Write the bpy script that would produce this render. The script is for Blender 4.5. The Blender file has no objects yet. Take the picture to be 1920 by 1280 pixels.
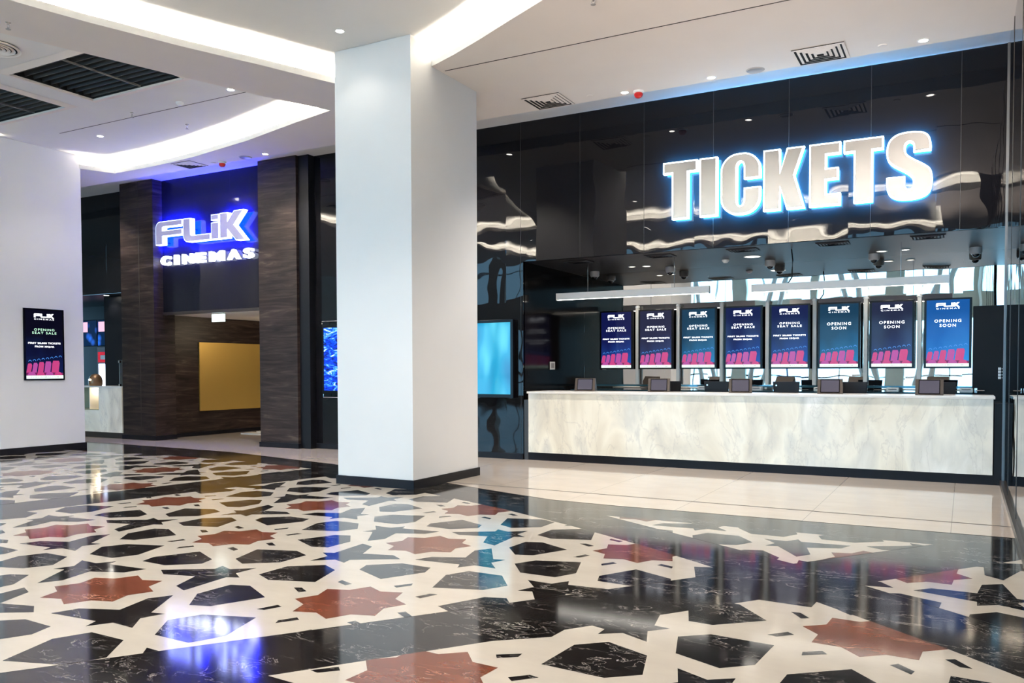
import bpy, bmesh, math, random
from mathutils import Matrix, Vector
from mathutils.geometry import tessellate_polygon
random.seed(4)
scene = bpy.context.scene
PI = math.pi

# ------------------------------------------------------------------ camera
cd = bpy.data.cameras.new('camera')
cam = bpy.data.objects.new('camera', cd)
scene.collection.objects.link(cam)
scene.camera = cam
YAW, PITCH, ROLL = 0.49748331, 0.03024365, -0.00301506
cd.sensor_width = 36.0
cd.lens = 1563.604 * 36 / 1920
cd.shift_y = (740.27 - 640) / 1920
cd.clip_start = 0.05
cd.clip_end = 300
cy, sy, cp, sp = math.cos(YAW), math.sin(YAW), math.cos(PITCH), math.sin(PITCH)
f0 = Vector((-sy * cp, cy * cp, -sp)); r0 = Vector((cy, sy, 0)); u0 = r0.cross(f0)
r1 = math.cos(ROLL) * r0 + math.sin(ROLL) * u0
u1 = -math.sin(ROLL) * r0 + math.cos(ROLL) * u0
cam.matrix_world = Matrix(((r1.x, u1.x, -f0.x, 0), (r1.y, u1.y, -f0.y, 0), (r1.z, u1.z, -f0.z, 1.5), (0, 0, 0, 1)))

# ------------------------------------------------------------------ world (daylight outside the glazed front)
w = bpy.data.worlds.new('sky'); scene.world = w; w.use_nodes = True
bg = w.node_tree.nodes['Background']
bg.inputs[0].default_value = (0.30, 0.67, 1.0, 1)
bg.inputs[1].default_value = 3.8

# ------------------------------------------------------------------ exposure
vs = scene.view_settings
vs.view_transform = 'Standard'; vs.look = 'None'; vs.gamma = 1.0; vs.use_curve_mapping = False
vs.exposure = 0.80

# unseen warm fill lamp, added behind the viewer to brighten the ceiling
def area(loc, target, sx, sy_, e, col, spread=60):
    ld = bpy.data.lights.new('uplighter', 'AREA'); ld.shape = 'RECTANGLE'; ld.size = sx; ld.size_y = sy_; ld.energy = e; ld.color = col; ld.spread = math.radians(spread)
    lo = bpy.data.objects.new('uplighter', ld); scene.collection.objects.link(lo); lo.location = loc
    lo.rotation_euler = (Vector(target) - Vector(loc)).to_track_quat('-Z', 'Y').to_euler()
    return lo


area((-1.0, -1.6, 3.0), (-1.2, 6.5, 6.9), 2.5, .8, 150, (1, .86, .76), 52)

# light levels
COVE = 270.0          # LED strips hidden in the ceiling coves
SPOT = 222.0         # recessed downlights
DISC = 30.0

# ------------------------------------------------------------------ helpers
COL = scene.collection


class MB:
    """collects faces with material slots and links them as one mesh object"""
    def __init__(s):
        s.v = []; s.f = []; s.m = []

    def poly(s, pts, m=0):
        b = len(s.v); s.v += [tuple(p) for p in pts]
        s.f.append(tuple(range(b, b + len(pts)))); s.m.append(m); return s

    def box(s, x0, x1, y0, y1, z0, z1, m=0):
        b = len(s.v)
        s.v += [(x, y, z) for z in (z0, z1) for y in (y0, y1) for x in (x0, x1)]
        for q in ((0, 2, 3, 1), (4, 5, 7, 6), (0, 1, 5, 4), (2, 6, 7, 3), (0, 4, 6, 2), (1, 3, 7, 5)):
            s.f.append(tuple(b + i for i in q)); s.m.append(m)
        return s

    def prism(s, pts, y0, y1, m=0, mf=None, axis='y'):
        """extrude an outline given in (x, z) from y0 (front) to y1; or in (x, y) along z"""
        mk = (lambda p, t: (p[0], t, p[1])) if axis == 'y' else (lambda p, t: (p[0], p[1], t))
        n = len(pts); b = len(s.v)
        s.v += [mk(p, y0) for p in pts] + [mk(p, y1) for p in pts]
        for t in tessellate_polygon([[Vector((p[0], p[1], 0)) for p in pts]]):
            s.f.append(tuple(b + i for i in t)); s.m.append(m if mf is None else mf)
            s.f.append(tuple(b + n + i for i in reversed(t))); s.m.append(m)
        for i in range(n):
            j = (i + 1) % n
            s.f.append((b + i, b + n + i, b + n + j, b + j)); s.m.append(m)
        return s

    def lathe(s, prof, c=(0, 0, 0), n=24, m=0):
        """profile of (r, z) turned about the vertical through c"""
        b = len(s.v); k = len(prof)
        for i in range(n):
            a = 2 * PI * i / n
            for r, z in prof:
                s.v.append((c[0] + r * math.cos(a), c[1] + r * math.sin(a), c[2] + z))
        for i in range(n):
            for j in range(k - 1):
                p = b + i * k + j; q = b + ((i + 1) % n) * k + j
                s.f.append((p, q, q + 1, p + 1)); s.m.append(m)
        return s

    def tube(s, pts, r, n=8, m=0):
        pts = [Vector(p) for p in pts]; b = len(s.v)
        for i, p in enumerate(pts):
            d = (pts[min(i + 1, len(pts) - 1)] - pts[max(i - 1, 0)]).normalized()
            a = d.cross(Vector((0, 0, 1)))
            if a.length < 1e-3: a = d.cross(Vector((1, 0, 0)))
            a.normalize(); c = d.cross(a)
            for k in range(n):
                t = 2 * PI * k / n
                s.v.append(tuple(p + a * r * math.cos(t) + c * r * math.sin(t)))
        for i in range(len(pts) - 1):
            for k in range(n):
                s.f.append((b + i * n + k, b + i * n + (k + 1) % n, b + (i + 1) * n + (k + 1) % n, b + (i + 1) * n + k)); s.m.append(m)
        s.f.append(tuple(b + k for k in range(n))); s.m.append(m)
        e = b + (len(pts) - 1) * n
        s.f.append(tuple(e + k for k in reversed(range(n)))); s.m.append(m)
        return s

    def build(s, name, mats, parent=None, bevel=0, smooth=False, recalc=True):
        me = bpy.data.meshes.new(name)
        me.from_pydata(s.v, [], s.f)
        if not isinstance(mats, (list, tuple)): mats = [mats]
        for a in mats: me.materials.append(a)
        me.polygons.foreach_set('material_index', s.m)
        if recalc:
            bm = bmesh.new(); bm.from_mesh(me)
            bmesh.ops.remove_doubles(bm, verts=bm.verts, dist=1e-5)
            bmesh.ops.recalc_face_normals(bm, faces=bm.faces)
            bm.to_mesh(me); bm.free()
        o = bpy.data.objects.new(name, me); COL.objects.link(o)
        if parent is not None: o.parent = parent
        if bevel:
            md = o.modifiers.new('bevel', 'BEVEL'); md.width = bevel; md.segments = 2; md.limit_method = 'ANGLE'
        if smooth:
            for p in me.polygons: p.use_smooth = True
            me.set_sharp_from_angle(angle=math.radians(38))
        me.update()
        return o


def tag(o, label=None, cat=None, group=None, kind=None):
    if label: o['label'] = label
    if cat: o['category'] = cat
    if group: o['group'] = group
    if kind: o['kind'] = kind
    return o


def thing(name, loc, label, cat, group=None, rz=0):
    o = bpy.data.objects.new(name, None); COL.objects.link(o)
    o.location = loc; o.rotation_euler = (0, 0, rz); o.empty_display_size = 0.1
    return tag(o, label, cat, group)


def struct(name, mb, mats, label=None, **k):
    o = mb.build(name, mats, **k)
    o['kind'] = 'structure'
    if label: o['label'] = label
    return o


def children(o):
    return [c for c in bpy.data.objects if c.parent == o]


def copy_tree(o, parent=None, label=None, loc=None):
    c = o.copy(); COL.objects.link(c)
    c.parent = parent
    if label: c['label'] = label
    if loc is not None: c.location = loc
    for ch in children(o): copy_tree(ch, c)
    return c


# ------------------------------------------------------------------ materials
def mat(name, col=(.8, .8, .8), rough=.5, metal=0., emit=None, es=0., ior=1.5, spec=.5, coat=0.):
    m = bpy.data.materials.new(name); m.use_nodes = True
    b = m.node_tree.nodes['Principled BSDF']
    b.inputs['Base Color'].default_value = (*col, 1)
    b.inputs['Roughness'].default_value = rough
    b.inputs['Metallic'].default_value = metal
    b.inputs['IOR'].default_value = ior
    b.inputs['Specular IOR Level'].default_value = spec
    b.inputs['Coat Weight'].default_value = coat
    b.inputs['Coat Roughness'].default_value = .03
    if emit:
        b.inputs['Emission Color'].default_value = (*emit, 1)
        b.inputs['Emission Strength'].default_value = es
    return m


def nd(m, t, **kw):
    n = m.node_tree.nodes.new(t)
    for k, v in kw.items():
        if k in n.inputs: n.inputs[k].default_value = v
        else: setattr(n, k, v)
    return n


def lk(m, a, ao, b, bi): m.node_tree.links.new(a.outputs[ao], b.inputs[bi])


def bsdf(m): return m.node_tree.nodes['Principled BSDF']


def ramp(m, stops, interp='LINEAR'):
    r = nd(m, 'ShaderNodeValToRGB'); cr = r.color_ramp; cr.interpolation = interp
    while len(cr.elements) > 1: cr.elements.remove(cr.elements[-1])
    cr.elements[0].position = stops[0][0]; cr.elements[0].color = (*stops[0][1], 1)
    for p, c in stops[1:]:
        e = cr.elements.new(p); e.color = (*c, 1)
    return r


def mapped(m, scale=(1, 1, 1), rot=(0, 0, 0)):
    t = nd(m, 'ShaderNodeTexCoord'); mp = nd(m, 'ShaderNodeMapping')
    mp.inputs['Scale'].default_value = scale; mp.inputs['Rotation'].default_value = rot
    lk(m, t, 'Object', mp, 'Vector'); return mp


def painted(name, col, rough=.6, var=.03, scale=2.0):
    m = mat(name, col, rough)
    mp = mapped(m); n = nd(m, 'ShaderNodeTexNoise', Scale=scale, Detail=4.0)
    lk(m, mp, 0, n, 'Vector')
    c0 = tuple(max(0, c - var) for c in col); c1 = tuple(min(1, c + var) for c in col)
    r = ramp(m, [(.3, c0), (.7, c1)]); lk(m, n, 'Fac', r, 'Fac'); lk(m, r, 'Color', bsdf(m), 'Base Color')
    return m


def marble(name, base, dark, vein, rough=.06, s=1.0, veinw=.018, vamt=1.0, rot=(0, 0, .5), stretch=(1, 2.2, 1), thr=(.47, .66)):
    """polished stone: clouded ground with thin ragged veins"""
    m = mat(name, base, rough)
    mp = mapped(m, tuple(s * a for a in stretch), rot)
    n1 = nd(m, 'ShaderNodeTexNoise', Scale=1.6, Detail=6.0, Roughness=.6)
    lk(m, mp, 0, n1, 'Vector')
    r1 = ramp(m, [(.3, dark), (.7, base)]); lk(m, n1, 'Fac', r1, 'Fac')
    n2 = nd(m, 'ShaderNodeTexNoise', Scale=2.4, Detail=8.0, Roughness=.62, Distortion=1.1)
    lk(m, mp, 0, n2, 'Vector')
    r2 = ramp(m, [(.5 - veinw, (0, 0, 0)), (.5, (1, 1, 1)), (.5 + veinw, (0, 0, 0))]); lk(m, n2, 'Fac', r2, 'Fac')
    n3 = nd(m, 'ShaderNodeTexNoise', Scale=1.1, Detail=2.0); lk(m, mp, 0, n3, 'Vector')
    r3 = ramp(m, [(thr[0], (0, 0, 0)), (thr[1], (vamt,) * 3)]); lk(m, n3, 'Fac', r3, 'Fac')
    mul = nd(m, 'ShaderNodeMath', operation='MULTIPLY'); lk(m, r2, 'Color', mul, 0); lk(m, r3, 'Color', mul, 1)
    mx = nd(m, 'ShaderNodeMixRGB'); mx.inputs[2].default_value = (*vein, 1)
    lk(m, mul, 0, mx, 0); lk(m, r1, 'Color', mx, 1); lk(m, mx, 0, bsdf(m), 'Base Color')
    return m


M = {}
M['paint'] = painted("white_paint", (.74, .74, .735), .55, .008)
M['soffit'] = painted('ceiling_paint', (.80, .725, .665), .7, .01)
M['tray'] = painted('tray_ceiling_paint', (.80, .78, .75), .7, .01)
M['plinth'] = painted('dark_plinth', (.008, .008, .011), .35, .002)
M['plinth'].node_tree.nodes['Principled BSDF'].inputs['Specular IOR Level'].default_value = .15
M['bronze_post'] = mat('dark_bronze_post', (.035, .026, .02), .3)
M['black'] = mat('black_plastic', (.006, .006, .008), .4, spec=.2)
M['blackgloss'] = mat('black_bezel', (.004, .004, .006), .15, spec=.2)
M['chrome'] = mat('polished_steel', (.78, .78, .78), .12, 1.0)
M['whiteplast'] = mat('white_plastic', (.84, .83, .81), .4)
M['grayplast'] = mat('grey_plastic', (.36, .34, .33), .4)
M['red'] = mat('red_plastic', (.55, .015, .012), .3)
M['dome'] = mat('smoked_dome', (.006, .006, .008), .05)
M['joint'] = mat('shadow_joint', (.03, .025, .02), .8)  # dark colour of the thin floor, ceiling and column joints
M['louvre'] = mat('black_louvre', (.03, .03, .03), .6)
M['void'] = mat('duct_black', (.004, .004, .004), .9)
M['led'] = mat('led_strip', (1, 1, 1), .5, emit=(1, .93, .80), es=COVE)
M['disc'] = mat('downlight_lens', (1, 1, 1), .5, emit=(1, .95, .86), es=DISC)
M['disc_dim'] = mat('dim_downlight_lens', (1, 1, 1), .5, emit=(1, .93, .82), es=3.5)
M['floorblack'] = marble('black_marble', (.015, .012, .011), (.006, .005, .005), (.46, .42, .39), .08, 1.5, .009, .95, thr=(.42, .62))
M['floorwhite'] = marble('cream_marble', (.475, .43, .37), (.42, .38, .33), (.38, .34, .30), .10, 1.2, .008, .35)
M['floorred'] = marble('red_marble', (.165, .050, .026), (.105, .030, .016), (.62, .42, .32), .09, 1.6, .012, .7)


def tile_mat():
    m = marble('beige_floor_tile', (.53, .455, .39), (.48, .41, .35), (.45, .38, .32), .07, 1.0, .01, .3)
    # faint joints every 1.3 m across, running towards the counter
    b = bsdf(m); src = b.inputs['Base Color'].links[0].from_node
    t = nd(m, 'ShaderNodeTexCoord'); sx = nd(m, 'ShaderNodeSeparateXYZ'); lk(m, t, 'Object', sx, 0)
    a = nd(m, 'ShaderNodeMath', operation='MODULO'); a.inputs[1].default_value = 1.3
    ad = nd(m, 'ShaderNodeMath', operation='ADD'); ad.inputs[1].default_value = 65.1
    lk(m, sx, 'X', ad, 0); lk(m, ad, 0, a, 0)
    c = nd(m, 'ShaderNodeMath', operation='LESS_THAN'); c.inputs[1].default_value = .008; lk(m, a, 0, c, 0)
    mx = nd(m, 'ShaderNodeMixRGB'); mx.inputs[2].default_value = (.36, .31, .27, 1)
    lk(m, c, 0, mx, 0); m.node_tree.links.new(src.outputs[0], mx.inputs[1]); lk(m, mx, 0, b, 'Base Color')
    return m


M['tile'] = tile_mat()


def wavy_glass(name, col, rough, amp, tint=(1, 1, 1), panel=1.07, off=50.65, spec=.5, axis='X', coat=0., metal=0.):
    """back-painted glass panels: each pane is slightly warped in its own way"""
    m = mat(name, col, rough, metal=metal, spec=spec, coat=coat)
    b = bsdf(m); b.inputs['Specular Tint'].default_value = (*tint, 1)
    t = nd(m, 'ShaderNodeTexCoord'); sx = nd(m, 'ShaderNodeSeparateXYZ'); lk(m, t, 'Object', sx, 0)
    ad = nd(m, 'ShaderNodeMath', operation='ADD'); ad.inputs[1].default_value = off; lk(m, sx, axis, ad, 0)
    dv = nd(m, 'ShaderNodeMath', operation='DIVIDE'); dv.inputs[1].default_value = panel; lk(m, ad, 0, dv, 0)
    fl = nd(m, 'ShaderNodeMath', operation='FLOOR'); lk(m, dv, 0, fl, 0)
    ml = nd(m, 'ShaderNodeMath', operation='MULTIPLY'); ml.inputs[1].default_value = 7.3; lk(m, fl, 0, ml, 0)
    n = nd(m, 'ShaderNodeTexNoise', noise_dimensions='4D', Scale=1.7, Detail=1.0)
    lk(m, t, 'Object', n, 'Vector'); lk(m, ml, 0, n, 'W')
    bp = nd(m, 'ShaderNodeBump', Strength=1.0, Distance=amp); lk(m, n, 'Fac', bp, 'Height')
    lk(m, bp, 'Normal', b, 'Normal')
    return m


M['glass'] = wavy_glass('black_glass', (.0065, .0062, .0075), .01, .006, off=50.65, spec=.27)
M['glass3'] = wavy_glass('entrance_black_glass', (.010, .010, .015), .01, .006, off=50.65, spec=.2)
M['glass2'] = wavy_glass('black_side_glass', (.003, .004, .006), .01, .003, axis='Y', off=50, spec=.5)
M['mirror'] = wavy_glass('mirror_glass', (.70, .67, .63), .01, .002, panel=.79, off=50.6, metal=1.0)
M['smoke'] = wavy_glass('smoked_glass', (.006, .005, .005), .12, .002, axis='Y', off=50, spec=.10)


def wood_mat():
    m = mat('dark_wood_stone', (.05, .035, .03), .4, spec=.25)
    mp = mapped(m, (.5, .5, 5.0))
    n = nd(m, 'ShaderNodeTexNoise', Scale=2.2, Detail=8.0, Roughness=.6, Distortion=.9); lk(m, mp, 0, n, 'Vector')
    r = ramp(m, [(.32, (.007, .004, .0035)), (.48, (.020, .013, .011)), (.62, (.042, .028, .023)), (.70, (.075, .055, .045))])
    lk(m, n, 'Fac', r, 'Fac'); lk(m, r, 'Color', bsdf(m), 'Base Color')
    return m


M['wood'] = wood_mat()


def onyx():
    m = mat('backlit_onyx', (.8, .77, .68), .12)
    mp = mapped(m, (1.0, 1.0, .42), (0, .40, 0))
    n = nd(m, 'ShaderNodeTexNoise', Scale=1.25, Detail=8.0, Roughness=.50, Distortion=.8); lk(m, mp, 0, n, 'Vector')
    r = ramp(m, [(.28, (.50, .48, .42)), (.42, (.72, .68, .57)), (.50, (.82, .79, .68)), (.58, (.66, .65, .58)), (.72, (.90, .88, .82))])
    lk(m, n, 'Fac', r, 'Fac')
    n2 = nd(m, 'ShaderNodeTexNoise', Scale=2.0, Detail=8.0, Roughness=.6, Distortion=.9); lk(m, mp, 0, n2, 'Vector')
    r2 = ramp(m, [(.485, (0, 0, 0)), (.5, (.28, .28, .28)), (.515, (0, 0, 0))]); lk(m, n2, 'Fac', r2, 'Fac')
    mx = nd(m, 'ShaderNodeMixRGB'); mx.inputs[2].default_value = (.40, .38, .35, 1)
    lk(m, r2, 'Color', mx, 0); lk(m, r, 'Color', mx, 1)
    lk(m, mx, 0, bsdf(m), 'Base Color'); lk(m, mx, 0, bsdf(m), 'Emission Color')
    bsdf(m).inputs['Emission Strength'].default_value = .10
    return m


M['onyx'] = onyx()
M['slab'] = mat('pale_stone_slab', (.82, .79, .74), .2)
M['brass'] = mat('brass_sheet', (.62, .40, .10), .42, .55)
M['beige'] = painted('beige_plaster', (.62, .55, .46), .7, .02)
M['darkceil'] = mat('charcoal_ceiling', (.024, .023, .025), .42, spec=.2)
M['letterface'] = mat('brushed_letter_face', (.33, .32, .31), .24, 1.0)
M['rimwhite'] = mat('letter_rim_light', (1, 1, 1), .4, emit=(.72, .93, 1), es=3.2)
M['haloblue'] = mat('letter_back_light', (0, 0, 0), .6, emit=(.015, .36, .9), es=170)
M['flikface'] = mat('flik_letter_face', (.62, .60, .66), .2, .8, emit=(.55, .5, .9), es=.25)
M['flikrim'] = mat('flik_letter_rim', (1, 1, 1), .4, emit=(.35, .45, 1), es=5.0)
M['flikback'] = mat('flik_back_light', (0, 0, 0), .6, emit=(.0, .003, 1.0), es=800)
M['cinwhite'] = mat('glowing_white_letter', (1, 1, 1), .4, emit=(.85, .92, 1), es=4.0)
M['txtwhite'] = mat('screen_white', (0, 0, 0), .4, emit=(.9, .93, 1), es=1.6)
M['txtgreen'] = mat('screen_pale_green', (0, 0, 0), .4, emit=(.50, .85, .62), es=.9)
M['barpale'] = mat('screen_pale_strip', (0, 0, 0), .4, emit=(.62, .80, .70), es=1.0)
M['bartext'] = mat('screen_strip_text', (0, 0, 0), .4, emit=(.35, .45, .42), es=.7)
M['seat1'] = mat('screen_seat_pink', (0, 0, 0), .4, emit=(.58, .05, .22), es=.6)
M['seat2'] = mat('screen_seat_violet', (0, 0, 0), .4, emit=(.46, .07, .34), es=.6)
M['seatd'] = mat('screen_seat_dark', (0, 0, 0), .4, emit=(.16, .01, .09), es=.6)
M['arcblue'] = mat('screen_arc_blue', (0, 0, 0), .4, emit=(.05, .22, .65), es=.8)


def screen_bg(name, top, bot, es=1.0):
    m = mat(name, (0, 0, 0), .08, spec=.2)
    t = nd(m, 'ShaderNodeTexCoord'); s = nd(m, 'ShaderNodeSeparateXYZ'); lk(m, t, 'Generated', s, 0)
    n = nd(m, 'ShaderNodeTexNoise', Scale=1.5, Detail=2.0); lk(m, t, 'Generated', n, 'Vector')
    a = nd(m, 'ShaderNodeMath', operation='MULTIPLY'); a.inputs[1].default_value = .5; lk(m, n, 'Fac', a, 0)
    ad = nd(m, 'ShaderNodeMath', operation='ADD'); lk(m, s, 'Z', ad, 0); lk(m, a, 0, ad, 1)
    r = ramp(m, [(.25, bot), (.75, top), (1.1 if False else 1.0, tuple(c * .8 for c in top))]); lk(m, ad, 0, r, 'Fac')
    lk(m, r, 'Color', bsdf(m), 'Emission Color'); bsdf(m).inputs['Emission Strength'].default_value = es
    return m


M['bgnavy'] = screen_bg('screen_navy', (.004, .006, .05), (.01, .05, .25))
M['bggrey'] = screen_bg('screen_slate', (.012, .014, .04), (.02, .05, .16))
M['bgteal'] = screen_bg('screen_teal', (.005, .03, .065), (.01, .12, .28))
M['bgblue'] = screen_bg('screen_blue', (.005, .07, .27), (.01, .15, .42))
M['bgblack'] = screen_bg('screen_black', (.002, .002, .008), (.004, .008, .05))


# ------------------------------------------------------------------ outlines
def arc(cx, cz, rx, rz, a0, a1, n=8):
    return [(cx + rx * math.cos(math.radians(a0 + (a1 - a0) * i / n)), cz + rz * math.sin(math.radians(a0 + (a1 - a0) * i / n))) for i in range(n + 1)]


def catmull(p, n=4):
    o = []
    for i in range(len(p) - 1):
        a = p[max(i - 1, 0)]; b = p[i]; c = p[i + 1]; d = p[min(i + 2, len(p) - 1)]
        for k in range(n):
            t = k / n
            o.append(tuple(.5 * (2 * b[j] + (c[j] - a[j]) * t + (2 * a[j] - 5 * b[j] + 4 * c[j] - d[j]) * t * t + (3 * b[j] - a[j] - 3 * c[j] + d[j]) * t ** 3) for j in (0, 1)))
    o.append(p[-1]); return o


GL = {
    'T': [(.26, 0), (.26, .80), (0, .80), (0, 1), (1, 1), (1, .80), (.74, .80), (.74, 0)],
    'I': [(0, 0), (0, 1), (1, 1), (1, 0)],
    'K': [(0, 0), (0, 1), (.41, 1), (.41, .60), (.57, 1), (.99, 1), (.76, .55), (1, 0), (.57, 0), (.41, .38), (.41, 0)],
    'E': [(0, 0), (0, 1), (1, 1), (1, .81), (.55, .81), (.55, .60), (.93, .60), (.93, .41), (.55, .41), (.55, .19), (1, .19), (1, 0)],
    'C': arc(.44, .72, .44, .28, 180, 90) + arc(.56, .72, .44, .28, 90, 0) + [(1, .57), (.585, .57)]
         + arc(.5, .77, .085, .085, 0, 180) + arc(.5, .23, .085, .085, 180, 360) + [(.585, .43), (1, .43)]
         + arc(.56, .28, .44, .28, 0, -90) + arc(.44, .28, .44, .28, -90, -180),
    'S': catmull([(.97, .70), (.97, .80), (.91, .92), (.76, .985), (.50, 1.005), (.24, .985), (.07, .91), (.0, .79), (.0, .67), (.05, .575), (.19, .495), (.40, .41), (.545, .33), (.585, .25), (.57, .18), (.50, .15), (.43, .18), (.41, .25), (.41, .35)])
         + catmull([(0, .35), (0, .22), (.06, .085), (.23, .015), (.50, -.005), (.77, .015), (.94, .085), (1.0, .21), (1.0, .33), (.95, .43), (.81, .51), (.60, .595), (.455, .67), (.415, .75), (.43, .82), (.50, .85), (.57, .82), (.585, .77), (.585, .70)]),
}
# the cinema logo, letters in metres on a 0.50 m line
LOGO = {
    'F': [(0, 0), (0, .34)] + arc(.14, .35, .14, .14, 180, 90) + [(.82, .49), (.82, .37), (.25, .37)] + arc(.25, .34, .035, .03, 90, 180, 3)[1:] + [(.215, .295), (.82, .295), (.82, .175), (.22, .175), (.22, 0)],
    'L': [(0, .49), (0, .14)] + arc(.14, .14, .14, .14, 180, 270) + [(.80, 0), (.80, .13), (.27, .13)] + arc(.27, .17, .05, .04, 270, 180, 3)[1:] + [(.22, .49)],
    'i': [(0, 0), (0, .34), (.22, .34), (.22, 0)],
    'dot': [(0, .385), (0, .50), (.22, .50), (.22, .385)],
    'K': [(0, 0), (0, .51), (.22, .51), (.22, .33), (.40, .53), (.67, .53), (.40, .25), (.71, -.07), (.45, -.07), (.22, .16), (.22, 0)],
}
LOGO_X = {'F': 0, 'L': .85, 'i': 1.675, 'dot': 1.675, 'K': 1.925}


def shift(p, dx=0, dz=0, s=1): return [(x * s + dx, z * s + dz) for x, z in p]


def inset_poly(p, d):
    """offset a closed outline; positive d moves it inwards (for either winding)"""
    n = len(p); A = sum(p[i][0] * p[(i + 1) % n][1] - p[(i + 1) % n][0] * p[i][1] for i in range(n))
    sg = 1 if A > 0 else -1; o = []
    for i in range(n):
        a = Vector(p[i - 1]); b = Vector(p[i]); c = Vector(p[(i + 1) % n])
        e1 = (b - a); e2 = (c - b)
        if e1.length < 1e-9 or e2.length < 1e-9: o.append(tuple(b)); continue
        e1.normalize(); e2.normalize()
        n1 = Vector((-e1.y, e1.x)) * sg; n2 = Vector((-e2.y, e2.x)) * sg
        k = max(.35, 1 + n1.dot(n2)); o.append(tuple(b + (n1 + n2) * d / k))
    return o


def dedupe(p):
    o = []
    for q in p:
        if not o or math.dist(o[-1], q) > 1e-5: o.append(q)
    if math.dist(o[0], o[-1]) < 1e-5: o.pop()
    return o


_txt = {}


def text_polys(s, w, h, bold=.012, spacing=1.15):
    """flat lettering as triangles fitted to w x h, centred on x, bottom at 0"""
    key = (s, bold, spacing)
    if key not in _txt:
        c = bpy.data.curves.new('tmp', 'FONT'); c.body = s; c.offset = bold; c.space_character = spacing; c.resolution_u = 3
        o = bpy.data.objects.new('tmp', c); COL.objects.link(o)
        dg = bpy.context.evaluated_depsgraph_get(); dg.update()
        me = o.evaluated_get(dg).to_mesh()
        v = [(q.co.x, q.co.y) for q in me.vertices]; f = [tuple(p.vertices) for p in me.polygons]
        o.evaluated_get(dg).to_mesh_clear()
        bpy.data.objects.remove(o); bpy.data.curves.remove(c)
        _txt[key] = (v, f)
    v, f = _txt[key]
    xs = [a[0] for a in v]; zs = [a[1] for a in v]
    x0, x1, z0, z1 = min(xs), max(xs), min(zs), max(zs)
    return [((x - (x0 + x1) / 2) * w / (x1 - x0), (z - z0) * h / (z1 - z0)) for x, z in v], f


def add_text(mb, s, cx, z, w, h, y, m=0, **k):
    v, f = text_polys(s, w, h, **k)
    b = len(mb.v); mb.v += [(cx + x, y, z + q) for x, q in v]
    for q in f: mb.f.append(tuple(b + i for i in q)); mb.m.append(m)


def add_text_solid(mb, s, cx, z, w, h, y0, y1, m=0, **k):
    """lettering with depth, front at y0"""
    v, f = text_polys(s, w, h, **k)
    me = bpy.data.meshes.new('t'); me.from_pydata([(cx + x, y0, z + q) for x, q in v], [], f)
    bm = bmesh.new(); bm.from_mesh(me); bmesh.ops.remove_doubles(bm, verts=bm.verts, dist=1e-5)
    r = bmesh.ops.extrude_face_region(bm, geom=bm.faces[:])
    bmesh.ops.translate(bm, vec=(0, y1 - y0, 0), verts=[g for g in r['geom'] if isinstance(g, bmesh.types.BMVert)])
    bm.verts.index_update(); b = len(mb.v)
    mb.v += [tuple(q.co) for q in bm.verts]
    for q in bm.faces: mb.f.append(tuple(b + x.index for x in q.verts)); mb.m.append(m)
    bm.free(); bpy.data.meshes.remove(me)


# ------------------------------------------------------------------ FLOOR: inlaid marble
CX, CY = -12.4, -9.1     # centre of the radial floor layout


def clip(poly, nx, ny, c):
    """keep the side nx*x + ny*y >= c"""
    o = []
    for i in range(len(poly)):
        a, b = poly[i - 1], poly[i]
        da = nx * a[0] + ny * a[1] - c; db = nx * b[0] + ny * b[1] - c
        if (da >= 0) != (db >= 0):
            t = da / (da - db); o.append((a[0] + (b[0] - a[0]) * t, a[1] + (b[1] - a[1]) * t))
        if db >= 0: o.append(b)
    return o


def half(p, q):
    """half plane to the left of p->q"""
    nx, ny = -(q[1] - p[1]), q[0] - p[0]
    return (nx, ny, nx * p[0] + ny * p[1])


OCT = []
for i in range(8):
    a = math.radians(45 * i); OCT.append((.213 * math.cos(a), .213 * math.sin(a)))
    a = math.radians(45 * i + 22.5); OCT.append((.163 * math.cos(a), .163 * math.sin(a)))
KITE_AX = [(0, .33), (.143, .467), (.143, .55), (0, .605), (-.143, .55), (-.143, .467)]
KITE_DG = [(.24, .24), (.44, .24), (.52, .317), (.468, .468), (.317, .52), (.24, .44)]
BIT = [(.085, .238), (.104, .214), (.152, .256), (.147, .287)]
NIN = [(.034, .318), (.09, .25), (.238, .243), (.25, .09), (.318, .034), (.372, .25), (.428, .254), (.377, .317), (.417, .417),
       (.317, .377), (.254, .428), (.25, .372)]


def rot4(p, k, mirror=False):
    o = []
    for x, y in p:
        if mirror: x, y = y, x
        for _ in range(k): x, y = -y, x
        o.append((x, y))
    return o


def cell(i, j):
    """pieces round lattice star (i, j): (outline, material slot)"""
    out = [(OCT, 2)]
    if (i + j) % 2 == 0:
        for k in range(4):
            out += [(rot4(KITE_AX, k), 1), (rot4(KITE_DG, k), 1), (rot4(BIT, k), 1), (rot4(BIT, k, True), 1)]
    else:
        for k in range(4): out.append((rot4(NIN, k), 1))
    return out


def circ_halves(r, a0, a1, n=16, inner=True):
    """convex region inside radius r between two angles, as half planes"""
    hs = []
    for i in range(n):
        t0 = math.radians(a0 + (a1 - a0) * i / n); t1 = math.radians(a0 + (a1 - a0) * (i + 1) / n)
        p = (CX + r * math.cos(t0), CY + r * math.sin(t0)); q = (CX + r * math.cos(t1), CY + r * math.sin(t1))
        hs.append(half(p, q))
    return hs


fl = MB()
ZP, ZQ = .0006, .0012     # inlay levels
fl.poly([(-26, -9, 0), (.44, -9, 0), (.44, 12.4, 0), (-26, 12.4, 0)], 1)


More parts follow.
